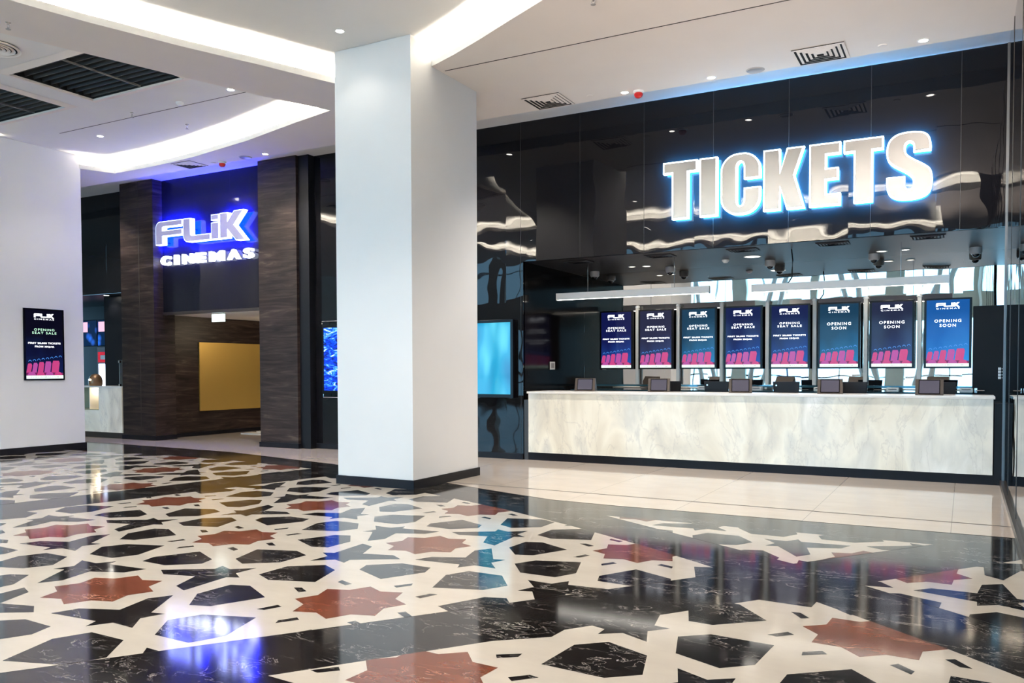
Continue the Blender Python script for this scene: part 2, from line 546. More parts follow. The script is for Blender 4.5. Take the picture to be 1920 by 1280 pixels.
def lay(region, O, a, ang, R):
    """cream panel of the region with its dark and red pieces cut to the region's edge"""
    base = [(-40, -40), (40, -40), (40, 40), (-40, 40)]
    for h in region: base = clip(base, *h)
    fl.poly([(x, y, ZP) for x, y in base], 0)
    c, s = math.cos(math.radians(ang)) * a, math.sin(math.radians(ang)) * a
    for i in range(R[0], R[1]):
        for j in range(R[2], R[3]):
            for o, m in cell(i, j):
                wp = [(O[0] + (i + x) * c - (j + y) * s, O[1] + (i + x) * s + (j + y) * c) for x, y in o]
                inside = all(h[0] * x + h[1] * y >= h[2] for h in region for x, y in wp)
                if inside:
                    fl.poly([(x, y, ZQ) for x, y in wp], m); continue
                tri = tessellate_polygon([[Vector((x, y, 0)) for x, y in wp]])
                for t in tri:
                    q = [wp[k] for k in t]
                    for h in region:
                        q = clip(q, *h)
                        if len(q) < 3: break
                    if len(q) >= 3: fl.poly([(x, y, ZQ) for x, y in q], m)


X_R = half((.44, 0), (.44, 10)); X_L = half((-26, 10), (-26, 0)); Y_B = half((-26, -9), (.44, -9))
P1_R = half((-3.491, 3.379), (-2.448, 4.829))          # band between the near panels
P1_L = half((-8.19, 7.95), (-8.81, 5.35))
P2_L = half((-1.925, 4.451), (-3.028, 2.945))
P0_R = half((-9.50, 5.57), (-8.95, 8.60))
lay([P1_R, P1_L, Y_B, X_R] + circ_halves(18.73, 30, 85), (-3.489, 4.212), 1.792, 17.84, (-10, 6, -8, 6))
lay([P2_L, Y_B, X_R] + circ_halves(18.73, 0, 60), (-2.335, 3.37), 1.775, -4.1, (-3, 6, -9, 5))
lay([P0_R, X_L, Y_B] + circ_halves(19.15, 70, 130), (-9.56, 7.09), 1.815, 39.2, (-10, 6, -8, 8))
lay([half((-3.225, 7.948), (-1.138, 6.637)), P1_R, half((.44, 7.92), (-4, 7.95))], (-3.489, 4.212), 1.80, 17.6, (-1, 6, -1, 5))
lay([half((-.627, 6.221), (.62, 5.25)), half((-.036, 7.012), (-.627, 6.221)), X_R, half((.44, 7.92), (-4, 7.95))],
    (-2.335, 3.37), 1.775, -4.1, (-1, 5, -1, 5))
# pale tile border along the cinema front, with its thin dark joint
edge = [(-26, 11.6), (-15.5, 11.2), (-11.9, 11.0), (-9.88, 10.55), (-8.87, 10.33), (-7.2, 9.75), (-5.37, 9.04), (-4.2, 8.64), (-3.36, 8.575), (.44, 8.55)]
for a, b in zip(edge, edge[1:]):
    fl.poly([(a[0], a[1], ZQ * 1.6), (b[0], b[1], ZQ * 1.6), (b[0], 12.4, ZQ * 1.6), (a[0], 12.4, ZQ * 1.6)], 3)
fl.poly([(-6.2, 9.345, ZQ * 2), (.44, 9.12, ZQ * 2), (.44, 9.15, ZQ * 2), (-6.2, 9.375, ZQ * 2)], 4)
# floor inside the openings
fl.poly([(-6.46, 12.4, .002), (1.2, 12.4, .002), (1.2, 14.7, .002), (-6.46, 14.7, .002)], 1)
fl.poly([(-15.54, 12.4, .0019), (-12.2, 12.4, .0019), (-12.2, 19, .0019), (-15.54, 19, .0019)], 3)
fl.poly([(-26, 12.4, .0019), (-16.3, 12.4, .0019), (-16.3, 15.2, .0019), (-26, 15.2, .0019)], 1)
struct('floor', fl, [M['floorwhite'], M['floorblack'], M['floorred'], M['tile'], M['joint']], recalc=False)

# ------------------------------------------------------------------ CEILING
ZS, ZT, ZTR = 5.40, 5.65, 5.58
BEAM_R = [(-7.55, 9.05), (-7.59, 8.92), (-7.98, 7.89), (-8.33, 7.03), (-8.68, 6.02), (-8.88, 5.29), (-9.35, 3.7)]
BEAM_L = [(-8.42, 9.82), (-8.81, 8.91), (-9.18, 7.78), (-9.57, 6.56), (-9.83, 5.75), (-10.35, 4.0)]
arcR = [(-6.62, 9.30), (-6.07, 9.04), (-5.62, 8.85), (-5.07, 8.58), (-4.48, 8.27), (-3.97, 8.01)]
for k in range(1, 9):
    t = math.radians(62.5 - k * 2.35); arcR.append((CX + 19.05 * math.cos(t), CY + 19.05 * math.sin(t)))
trayR = [BEAM_R[i] for i in range(len(BEAM_R) - 1, -1, -1)] + [(-7.2, 9.25)] + arcR + [(-.5, 3.7)]
trayL = list(BEAM_L) + [(-15.2, 4.0), (-15.2, 8.5), (-15.12, 10.1), (-14.81, 10.85)] + [(-13.97, 10.85), (-13.14, 10.80), (-12.3, 10.70), (-11.62, 10.57), (-10.8, 10.42), (-10.15, 10.25), (-9.3, 10.03)]
trayB = [(-13.5, -1.6), (-13.5, 2.6), (-.5, 2.6), (-.5, -1.6)]


def ccw(p):
    A = sum(p[i][0] * p[(i + 1) % len(p)][1] - p[(i + 1) % len(p)][0] * p[i][1] for i in range(len(p)))
    return p if A > 0 else p[::-1]


trayR, trayL, trayB = map(ccw, map(dedupe, (trayR, trayL, trayB)))
HALL = [(-26, -2.2), (.44, -2.2), (.44, 11.33), (-26, 11.33)]


def holed(outer, holes, z, name, m, kind=True, thick=0.0):
    bm = bmesh.new(); es = []
    for lp in [outer] + holes:
        vs_ = [bm.verts.new((x, y, z)) for x, y in lp]
        es += [bm.edges.new((vs_[i], vs_[(i + 1) % len(vs_)])) for i in range(len(vs_))]
    bmesh.ops.triangle_fill(bm, edges=es, use_beauty=True)
    for f in bm.faces:
        if f.normal.z > 0: f.normal_flip()
    me = bpy.data.meshes.new(name); bm.to_mesh(me); bm.free(); me.materials.append(m)
    o = bpy.data.objects.new(name, me); COL.objects.link(o)
    o['kind'] = 'structure'
    return o


holed(HALL, [trayR, trayL, trayB], ZS, 'ceiling', M['soffit'])
GR1 = (-11.75, -9.75, 6.98, 8.26)
GR2 = (-14.2, -12.42, 7.0, 8.26)
for nm, tr in (('right', trayR), ('left', trayL), ('rear', trayB)):
    c = MB(); outer = inset_poly(tr, -.30); n = len(tr)
    lipi = inset_poly(tr, -.012)
    for i in range(n):
        j = (i + 1) % n
        a, b, A, B, la, lb = tr[i], tr[j], outer[i], outer[j], lipi[i], lipi[j]
        c.poly([(*a, ZS), (*b, ZS), (*b, ZS + .085), (*a, ZS + .085)])
        c.poly([(*a, ZS + .085), (*b, ZS + .085), (*lb, ZS + .085), (*la, ZS + .085)])
        c.poly([(*la, ZS + .085), (*lb, ZS + .085), (*lb, ZS + .02), (*la, ZS + .02)])
        c.poly([(*la, ZS + .02), (*lb, ZS + .02), (*B, ZS + .02), (*A, ZS + .02)])
        c.poly([(*A, ZS + .02), (*B, ZS + .02), (*B, ZT), (*A, ZT)])
    struct('ceiling', c, M['tray'], recalc=False)
    holes = []
    if nm == 'left':
        holes = [[(g[0], g[2]), (g[1], g[2]), (g[1], g[3]), (g[0], g[3])] for g in (GR1, GR2)]
    holed(outer, holes, ZT, 'ceiling', M['tray'])
    l = MB(); s0 = inset_poly(tr, -.085); s1 = inset_poly(tr, -.125)
    for i in range(n):
        j = (i + 1) % n
        l.poly([(*s0[i], ZS + .04), (*s0[j], ZS + .04), (*s1[j], ZS + .04), (*s1[i], ZS + .04)])
    o = l.build('cove_light', M['led'], recalc=False)
    tag(o, {'right': 'warm white strip light in the curved ceiling cove right of the pillar',
            'left': 'warm white strip light in the ceiling cove holding the black louvres',
            'rear': 'warm white strip light in the straight ceiling cove overhead'}[nm], 'strip light', 'cove strip lights')

# trough along the cinema front, rear atrium and its walls
t = MB()
t.poly([(-26, 11.33, ZS), (.44, 11.33, ZS), (.44, 11.33, ZTR + .1), (-26, 11.33, ZTR + .1)])
t.poly([(-26, 11.33, ZTR), (.44, 11.33, ZTR), (.44, 12.7, ZTR), (-26, 12.7, ZTR)])
t.poly([(-26, -2.2, ZS), (.44, -2.2, ZS), (.44, -2.2, 8), (-26, -2.2, 8)])
t.poly([(-26, -9, 8), (.44, -9, 8), (.44, -2.2, 8), (-26, -2.2, 8)])
struct('ceiling', t, M['paint'], recalc=False)
j = MB()
j.box(-6.01, .43, 9.255, 9.270, ZS - .003, ZS + .002)
o = struct('trim_1', j, M['joint'])
j = MB(); j.box(-13.95, -9.3, 9.15, 9.162, ZT - .003, ZT + .002)
struct('trim_2', j, M['joint'])

# outer walls of the hall
wl = MB()
wl.poly([(-26, -9, 0), (-26, 12.4, 0), (-26, 12.4, 8), (-26, -9, 8)])
struct('wall_left', wl, M['beige'], recalc=False)
wb = MB()          # glazed street front behind the viewer: piers, spandrels, sills
piers = [-26, -22.5, -19.0, -15.5, -12.2, -9.0, -5.8, -2.6, .44]
for k, x in enumerate(piers):
    wl_, wr_ = (.35 if k % 2 else .18), (.35 if k % 2 else .18)
    wb.box(max(-26, x - wl_), min(.44, x + wr_), -9.2, -8.9, 0, 8)
wb.box(-26, .44, -9.2, -8.9, 0, .25)
wb.box(-26, .44, -9.2, -8.88, 3.55, 4.55)
wb.box(-26, .44, -9.2, -8.9, 7.3, 8)
struct('wall_rear', wb, M['beige'])
gm = MB()
for a, b in zip(piers, piers[1:]):
    for k in range(1, 3):
        x = a + (b - a) * k / 3; gm.box(x - .03, x + .03, -9.1, -9.0, .25, 3.55); gm.box(x - .03, x + .03, -9.1, -9.0, 4.55, 7.3)
    gm.box(a, b, -9.1, -9.0, 1.15, 1.22); gm.box(a, b, -9.1, -9.0, 5.9, 5.97)
struct('trim_3', gm, M['chrome'])
br = MB()
for x, d in ((-13.8, 1.6), (-11.0, -1.5), (-7.6, 1.7), (-4.3, -1.6), (-1.2, 1.4)):
    for q in (0, .55):
        br.tube([(x + q - d / 2, -7.9, 0.0), (x + q + d / 2, -7.9, 7.95)], .11, 10)
struct('column_bracing', br, M['paint'])

# ------------------------------------------------------------------ PILLARS
def pillar(x0, x1, y0, y1, label):
    b = MB(); b.box(x0, x1, y0, y1, 0, ZT - .002)
    o = struct('pillar', b, M['paint'], label)
    k = MB(); k.box(x0 - .022, x1 + .022, y0 - .022, y0, 0, .115); k.box(x0 - .022, x1 + .022, y1, y1 + .022, 0, .115)
    k.box(x0 - .022, x0, y0, y1, 0, .115); k.box(x1, x1 + .022, y0, y1, 0, .115)
    p = k.build('baseboard', M['plinth'], o)
    return o


pillar(-7.28, -6.075, 8.58, 10.165, 'large square white pillar in the middle of the hall')
pillar(-16.4, -15.055, 8.66, 10.285, 'square white pillar carrying a lit poster screen')

# ------------------------------------------------------------------ CINEMA FRONT
YW = 12.29
g = MB()
g.box(-10.95, -6.46, YW, YW + .06, 0, ZTR)              # left glass bay behind the screens
struct('wall_back', g, M['glass'])
g = MB()
g.box(-6.46, .44, YW, YW + .06, 3.29, ZTR)              # header above the ticket counter
struct('wall_header', g, M['glass'])
sm = MB()
for x in (-9.71, -8.64, -7.57, -6.50, -5.43, -4.36, -3.29, -2.22, -1.15, -.08):
    sm.box(x - .0025, x + .0025, YW - .002, YW + .001, 3.29 if x > -6.46 else .1, ZTR - .002)
struct('trim_4', sm, mat('glass_seam', (.02, .02, .02), .4))
pl = MB(); pl.box(-10.95, -6.46, YW - .02, YW, 0, .10)
struct('baseboard_back', pl, M['plinth'])
g = MB(); g.box(-15.5, -12.15, YW, YW + .05, 2.76, ZTR)
struct('wall_entrance', g, M['glass3'])
g = MB(); g.box(-12.15, -12.1, YW - .01, YW + .06, 2.70, 2.76); g.box(-15.5, -12.1, YW - .02, YW + .06, 2.70, 2.76)
struct('trim_5', g, M['bronze_post'])
g = MB(); g.box(-26, -16.3, 12.55, 12.6, 3.29, ZTR)
struct('wall_snack_bar', g, M['glass'])


def clad_column(x0, x1, yb, seam, label):
    b = MB(); b.box(x0, x1, 12.05, yb, .10, ZTR - .003)
    o = struct('pillar', b, M['wood'], label)
    k = MB(); k.box(x0 - .02, x1 + .02, 12.03, yb, 0, .10)
    k.build('baseboard', M['plinth'], o)
    if seam:
        s = MB(); s.box(seam - .008, seam + .008, 12.047, 12.06, .10, ZTR - .01); s.build('joint', M['joint'], o)
    return o


clad_column(-16.30, -15.24, 12.58, -15.70, 'dark veined clad column left of the cinema sign')
clad_column(-12.18, -11.20, 12.45, None, 'dark veined clad column right of the cinema sign')
g = MB(); g.box(-11.2, -10.95, 12.12, 12.35, 0, ZTR - .003)
struct('trim_6', g, M['black'])
# passage behind the entrance
g = MB(); g.box(-15.6, -15.54, 12.58, 19, .0, 2.74); g.box(-15.54, -15.5, 12.3, 12.62, 0, 2.76)
struct('wall_passage', g, M['wood'])
g = MB(); g.box(-12.18, -12.12, 12.45, 19, 0, 2.74); g.box(-15.6, -12.1, 19, 19.05, 0, 2.74)
struct('wall_passage_end', g, M['wood'])
g = MB(); g.poly([(-15.6, 12.35, 2.735), (-12.1, 12.35, 2.735), (-12.1, 19, 2.735), (-15.6, 19, 2.735)])
struct('ceiling', g, M['tray'], recalc=False)
g = MB(); g.box(-15.54, -15.525, 12.6, 19, 0, .09)
struct('baseboard_passage', g, M['plinth'])
st = MB()
for k in range(4): st.box(-15.1 + .12 * k, -12.3, 14.3 + .38 * k, 14.66 + .38 * k, 0, .02 + .018 * k)
o = struct('trim_7', st, M['slab'])

# recess behind the ticket counter
g = MB(); g.box(-6.52, -6.46, YW + .03, 14.7, 0, 3.29)
struct('wall_recess_left', g, M['smoke'])
g = MB(); g.box(.62, .68, YW + .03, 14.7, 0, 3.29)
struct('wall_recess_right', g, M['smoke'])
g = MB(); g.box(-6.46, .62, 14.6, 14.65, 1.02, 3.29)
struct('wall_mirror', g, M['mirror'])
g = MB(); g.box(-6.46, .62, 14.6, 14.66, 0, 1.02)
struct('wall_recess_back', g, M['black'])
g = MB(); g.poly([(-6.52, YW + .01, 3.29), (.68, YW + .01, 3.29), (.68, 14.7, 3.29), (-6.52, 14.7, 3.29)])
struct('ceiling', g, M['darkceil'], recalc=False)

# glass wall on the right, running towards the viewer
g = MB(); g.box(.44, .47, -1.5, 12.30, 0, ZTR + .1)
struct('wall_right', g, M['glass2'])
g = MB()
g.box(.405, .44, -1.5, 12.3, 0, .07)
for y in (10.9, 9.2, 7.5, 5.8): g.box(.436, .441, y - .006, y + .006, .07, ZTR)
struct('baseboard_right', g, M['bronze_post'])
g = MB(); g.box(.425, .475, 12.27, 12.30, 0, ZTR)
struct('trim_8', g, mat('dull_steel_edge', (.16, .16, .16), .35, .8))
g = MB(); g.box(.44, .47, -9, -1.5, 0, 8)
struct('wall_right_rear', g, M['beige'])

# ------------------------------------------------------------------ TICKET COUNTER
tc = thing('ticket_counter', (-3.02, 12.29, 0), 'long glowing pale marble ticket counter on a dark plinth below the TICKETS sign', 'counter')
X0, X1 = -6.365 + 3.02, .325 + 3.02
b = MB(); b.box(X0, X1, 0, .10, .13, 1.105); b.build('front_panel', M['onyx'], tc)
b = MB(); b.box(X0 - .02, X1 + .02, -.025, .78, 1.105, 1.14); b.build('counter_top', M['slab'], tc, bevel=.004)
b = MB(); b.box(X0 - .02, X1 + .02, .02, .74, 0, .13); b.build('plinth', M['plinth'], tc)
b = MB(); b.box(X0 - .085, X0 - .01, .01, .78, 0, 1.0); b.build('end_post', M['bronze_post'], tc)
b = MB(); b.box(X1 + .015, X1 + .10, .02, .78, 0, 1.05); b.build('end_post', M['black'], tc)
b = MB(); b.box(X0, X1, .10, .74, .13, 1.10); b.build('carcass', M['black'], tc)

# back bench under the mirror
bb = thing('back_bench', (-3.0, 14.2, 0), 'low dark glossy bench running under the mirror behind the ticket counter', 'bench')
b = MB(); b.box(-3.4, 3.1, -.15, .39, 1.10, 1.14); b.build('bench_top', mat('bench_gloss', (.10, .22, .28), .08, .7), bb)  # blue tint of the top stands in for reflected daylight
ml = thing('mirror_ledge', (-3.0, 14.6, 1.19), 'narrow blue-green glossy ledge fixed along the foot of the mirror', 'shelf')
b = MB(); b.box(-3.4, 3.1, -.12, -.01, 0, .035); b.build('ledge', mat('ledge_gloss', (.08, .20, .26), .1, .6), ml)  # bluish colour paints in the reflected strip below the mirror
for x in (-3.2, -1.6, 0, 1.6, 3.0):
    b = MB(); b.box(x - .01, x + .01, -.10, 0, -.04, 0); b.build('bracket', M['chrome'], ml)
b = MB(); b.box(-3.4, 3.1, -.05, .39, 0, 1.10); b.build('bench_body', M['black'], bb)

# ------------------------------------------------------------------ POSTER SCREENS
def seats_picture(mb, W, z0, H, y, ms):
    """rows of cinema seats filling the foot of the poster: slots ms = (pink, violet, dark, blue)"""
    k, v, d, u = ms
    mb.poly([(-W, y + .0008, z0), (W, y + .0008, z0), (W, y + .0008, z0 + H * .18), (-W, y + .0008, z0 + H * .30)], d)
    xs = [-1, -.70, -.40, -.05, .34, .80]
    for i in range(5):     # seat backs, wider and taller towards the right
        a, b_ = xs[i] * W, xs[i + 1] * W - .012 * W - .05 * W
        h = H * (.62 + .05 * i); zb = z0 + H * .20; r = .04 * W
        lean = .07 * W
        o = [(a, zb), (b_, zb)] + [(b_ + lean, zb + h * .80)] + [(b_ + lean - r, zb + h)] + [(a + lean + r, zb + h)] + [(a + lean, zb + h * .8)]
        o = [(max(-W, min(W, x)), z) for x, z in o]
        mb.poly([(x, y, z) for x, z in o], k if i % 2 == 0 else v)
    for i in range(4):     # rounded near arms
        cx = (-.72 + .48 * i) * W; rr = .22 * W
        p = [(cx + rr * math.cos(t * PI / 8), z0 + H * .26 * math.sin(t * PI / 8)) for t in range(9)]
        p = [(max(-W, min(W, x)), z) for x, z in p]
        mb.poly([(x, y - .0006, z) for x, z in p], v if i % 2 == 0 else k)
    for i in range(8):     # far rows as small pale arcs
        cx = (-.80 + .235 * i) * W; cz = z0 + H * (.94 + .045 * i); rr = .085 * W
        o = [(cx + rr * math.cos(t * PI / 6), cz + rr * 1.1 * math.sin(t * PI / 6)) for t in range(7)]
        ii = [(cx + rr * .72 * math.cos(t * PI / 6), cz + rr * .75 * math.sin(t * PI / 6)) for t in range(7)]
        for t in range(6):
            mb.poly([(o[t][0], y, o[t][1]), (o[t + 1][0], y, o[t + 1][1]), (ii[t + 1][0], y, ii[t + 1][1]), (ii[t][0], y, ii[t][1])], u)


def logo_flat(mb, cx, z, w, y, m=0):
    s = w / 2.64
    for k, o in LOGO.items():
        p = shift(dedupe(o), LOGO_X[k] - 1.32, 0, 1)
        tri = tessellate_polygon([[Vector((x, q, 0)) for x, q in p]])
        b = len(mb.v); mb.v += [(cx + x * s, y, z + q * s) for x, q in p]
        for t_ in tri: mb.f.append(tuple(b + i for i in t_)); mb.m.append(m)


def make_poster(w, h, bg, kind, tm, name='poster_screen'):
    """poster display, local x across, z up, facing -y; back at y = .06"""
    root = bpy.data.objects.new(name, None); COL.objects.link(root)
    e = .034; W = w / 2
    b = MB(); b.box(-W, W, 0, .055, 0, h)
    b.build('casing', M['blackgloss'], root, bevel=.003)
    b = MB(); b.poly([(-W + e, -.001, e * .8), (W - e, -.001, e * .8), (W - e, -.001, h - e * .8), (-W + e, -.001, h - e * .8)])
    b.build('display', M[bg], root, recalc=False)
    iw = W - e; z0 = e * .8
    b = MB(); b.poly([(-iw, -.002, z0), (iw, -.002, z0), (iw, -.002, z0 + .045 * h), (-iw, -.002, z0 + .045 * h)], 0)
    add_text(b, 'FLIKCINEMAS.COM', 0, z0 + .014 * h, iw * 1.5, .017 * h, -.003, 1)
    b.build('web_strip', [M['barpale'], M['bartext']], root, recalc=False)
    b = MB(); seats_picture(b, iw, z0 + .045 * h, .205 * h, -.0025, (0, 1, 2, 3))
    b.build('seat_picture', [M['seat1'], M['seat2'], M['seatd'], M['arcblue']], root, recalc=False)
    b = MB(); logo_flat(b, 0, h * .875, w * .50, -.002); add_text(b, 'CINEMAS', 0, h * .842, w * .49, h * .019, -.002, spacing=1.5)
    b.build('logo', M['txtwhite'], root, recalc=False)
    b = MB()
    if kind == 'sale':
        add_text(b, 'OPENING', 0, h * .690, w * .50, h * .032, -.002, spacing=1.3)
        add_text(b, 'SEAT SALE', 0, h * .645, w * .60, h * .032, -.002, spacing=1.3)
    else:
        add_text(b, 'OPENING', 0, h * .655, w * .56, h * .042, -.002, spacing=1.3)
        add_text(b, 'SOON', 0, h * .590, w * .34, h * .042, -.002, spacing=1.3)
    b.build('headline', tm, root, recalc=False)
    if kind == 'sale':
        for tx, zz, ww in (('FIRST 20,000 TICKETS', .503, .80), ('FROM 35QAR', .455, .48)):
            b = MB(); add_text(b, tx, 0, h * zz, w * ww, h * .027, -.002, spacing=1.05, bold=.022)
            b.build('price_line', M['txtwhite'], root, recalc=False)
    return root


PX = [-5.64, -4.885, -4.11, -3.335, -2.57, -1.80, -1.02, -.24]
BG = ['bgnavy', 'bggrey', 'bgteal', 'bgnavy', 'bgnavy', 'bgteal', 'bggrey', 'bgblue']  # tint differences partly paint reflections into the screens
LB = ['seat sale poster screen farthest from the glass wall, hanging behind the ticket counter',
      'slate seat sale poster screen, second of the row from its far end',
      'teal-tinted seat sale poster screen, third of the row from its far end',
      'seat sale poster screen behind the middle of the counter, beside the teal-blue one in front of the second light bar',
      'seat sale poster screen next to the first OPENING SOON screen',
      'teal-blue OPENING SOON poster screen next to the seat sale screens',
      'slate-coloured OPENING SOON poster screen between two bluer ones',
      'bright blue OPENING SOON poster screen next to the dark door']
LB[3] = 'navy seat sale poster screen, fourth of the row from its far end'
PZ = [1.508, 1.507, 1.507, 1.506, 1.504, 1.502, 1.498, 1.496]
PH = [1.06, 1.065, 1.075, 1.085, 1.09, 1.095, 1.085, 1.06]
for k in range(8):
    p = make_poster(.650, 1.072, BG[k], 'sale' if k < 5 else 'soon', M['txtwhite'])
    p.location = (PX[k], 14.4, 1.503)
    tag(p, LB[k], 'display screen', 'poster screens above the ticket counter')
    b = MB(); b.box(-.12, .12, .055, .19, .40, .70)
    b.build('wall_mount', M['black'], p)
p = make_poster(.775, 1.322, 'bgblack', 'sale', M['txtgreen'])
p.location = (-15.03, 9.49, 1.333); p.rotation_euler = (0, 0, PI / 2)
tag(p, 'black seat sale poster screen with green headline on the side of the white pillar', 'display screen')
for ch in children(p):
    if ch.name.startswith('casing'):
        for v in ch.data.vertices: v.co.y = v.co.y * .4

# pale strips standing in for the bright mirror seams between the screens
up0 = None
for k, x in enumerate([-5.265, -4.50, -3.725, -2.95, -2.19, -1.41, -.635]):
    if up0 is None:
        up0 = thing('mirror_upright', (x, 14.5, 1.23), '', 'upright', 'steel uprights between the poster screens')
        b = MB(); b.box(-.030, .030, -.02, .05, 0, 1.39); b.build('post', mat('pale_post', (.74, .70, .64), .35), up0, bevel=.004)
        b = MB(); b.lathe([(0, .045), (.03, .042), (.042, .02), (.042, 0), (0, 0)], (0, .01, 1.39), 16); b.build('cap', M['whiteplast'], up0, smooth=True)
        u = up0
    else: u = copy_tree(up0, loc=(x, 14.5, 1.23))
    nm = ['first', 'second', 'third', 'fourth', 'fifth', 'sixth', 'seventh'][k]
    u['label'] = 'steel upright with a rounded cap, %s gap between poster screens from the far end' % nm

# ------------------------------------------------------------------ TICKETS sign
ts = thing('tickets_sign', (-2.2, YW, 3.73), 'huge TICKETS sign in metal letters edged with white light and a blue halo', 'sign')
SP = [('T', -4.01, .52), ('I', -3.455, .26), ('C', -3.145, .565), ('K', -2.54, .56), ('E', -1.92, .405), ('T', -1.478, .495), ('S', -.945, .545)]
for ch, x, wd in SP:
    z0_, hh = (-.012, .874) if ch in 'CS' else (0, .852)
    o = dedupe([(x + 2.2 + a * wd, z0_ + c * hh) for a, c in GL[ch]])
    b = MB(); b.prism(o, -.14, -.065)
    lt = b.build('letter', M['rimwhite'], ts)
    b = MB(); b.prism(inset_poly(o, .020), -.146, -.135)
    b.build('letter_face', M['letterface'], lt)
    b = MB(); b.prism(inset_poly(o, .012), -.064, -.060)
    b.build('letter_back_light', M['haloblue'], lt)
    b = MB(); xm = x + 2.2 + (.08 if ch not in 'T' else wd * .40); b.box(xm, xm + .02, -.07, .0, .10, .12); b.build('stand_off', M['black'], lt)
    b = MB(); b.box(xm, xm + .02, -.07, .0, .70, .72); b.build('stand_off', M['black'], lt)

# ------------------------------------------------------------------ FLIK CINEMAS sign
fs = thing('cinema_sign', (-15.2, YW, 3.75), 'silver FLIK CINEMAS letter sign glowing blue above the dark entrance', 'sign')
for k in ('F', 'L', 'i', 'K'):
    o = shift(dedupe(LOGO[k]), LOGO_X[k], .42)
    b = MB(); b.prism(o, -.20, -.085)
    if k == 'i': b.prism(shift(LOGO['dot'], LOGO_X['dot'], .42), -.20, -.085)
    lt = b.build('letter', M['flikrim'], fs)
    b = MB(); b.prism(inset_poly(o, .012), -.207, -.199)
    if k == 'i': b.prism(inset_poly(shift(LOGO['dot'], LOGO_X['dot'], .42), .012), -.207, -.199)
    b.build('letter_face', M['flikface'], lt)
    b = MB(); b.prism(inset_poly(o, .012), -.082, -.076)
    b.build('letter_back_light', M['flikback'], lt)
    b = MB(); xm = LOGO_X[k] + .10; b.box(xm, xm + .02, -.09, .0, .48, .50); b.build('stand_off', M['black'], lt)
    b = MB(); b.box(xm, xm + .02, -.09, .0, .70, .72); b.build('stand_off', M['black'], lt)
for i, ch in enumerate('CINEMAS'):
    xc = [.15, .48, .83, 1.21, 1.68, 2.17, 2.58][i]; wd = [.28, .10, .30, .26, .40, .34, .26][i]
    b = MB(); add_text_solid(b, ch, xc, 0, wd, .20, -.10, -.03, bold=.035)
    b.build('small_letter', M['cinwhite'], fs, recalc=True)

# ------------------------------------------------------------------ wall displays on the glass bay
def side_display(loc, w, h, picture, label, lean_label=None):
    t_ = thing('wall_display', loc, label, 'display screen')
    b = MB(); b.box(0, w, -.10, -.02, 0, h); b.build('casing', M['blackgloss'], t_, bevel=.006)
    b = MB(); b.poly([(.05, -.101, .06), (w - .05, -.101, .06), (w - .05, -.101, h - .05), (.05, -.101, h - .05)])
    b.build('display', picture, t_, recalc=False)
    b = MB(); b.box(.1, w - .1, -.02, .0, h * .3, h * .7); b.build('wall_mount', M['black'], t_)
    return t_


def water_mat():
    m = mat('blue_water_picture', (0, 0, 0), .1)
    mp = mapped(m, (6, 6, 14)); n = nd(m, 'ShaderNodeTexNoise', Scale=1.0, Detail=6.0, Distortion=1.2); lk(m, mp, 0, n, 'Vector')
    r = ramp(m, [(.35, (.0, .005, .10)), (.5, (.0, .04, .75)), (.6, (.05, .30, 1.0)), (.68, (.7, .9, 1.0))])
    lk(m, n, 'Fac', r, 'Fac'); lk(m, r, 'Color', bsdf(m), 'Emission Color'); bsdf(m).inputs['Emission Strength'].default_value = 1.1
    return m


def cyan_mat():  # reflections of the windows painted into the glowing cyan screen
    m = mat('cyan_screen_picture', (0, 0, 0), .06)
    t_ = nd(m, 'ShaderNodeTexCoord'); mp = nd(m, 'ShaderNodeMapping'); mp.inputs['Rotation'].default_value = (0, -.35, 0); mp.inputs['Scale'].default_value = (1.6, 1, .5)
    lk(m, t_, 'Object', mp, 'Vector'); n = nd(m, 'ShaderNodeTexNoise', Scale=1.2, Detail=2.0); lk(m, mp, 0, n, 'Vector')
    r = ramp(m, [(.35, (.003, .12, .30)), (.5, (.008, .30, .52)), (.62, (.12, .62, .80)), (.7, (.45, .9, 1.0))])
    lk(m, n, 'Fac', r, 'Fac'); lk(m, r, 'Color', bsdf(m), 'Emission Color'); bsdf(m).inputs['Emission Strength'].default_value = .75
    return m


side_display((-7.42, YW, 1.03), .82, 1.31, cyan_mat(), 'black framed wall display glowing cyan beside the white pillar and the ticket counter')
wd_ = side_display((-10.72, YW, 1.06), .80, 1.29, water_mat(), 'bright blue water picture display half hidden behind the white pillar')
b = MB(); b.tube([(.02, -.11, 1.31), (.02, -.11, 1.36), (.78, -.11, 1.36), (.78, -.11, 1.31)], .008, 6); b.tube([(.04, -.11, -.01), (.04, -.11, -.07), (.78, -.11, -.07)], .008, 6)
b.build('rail', M['chrome'], wd_)

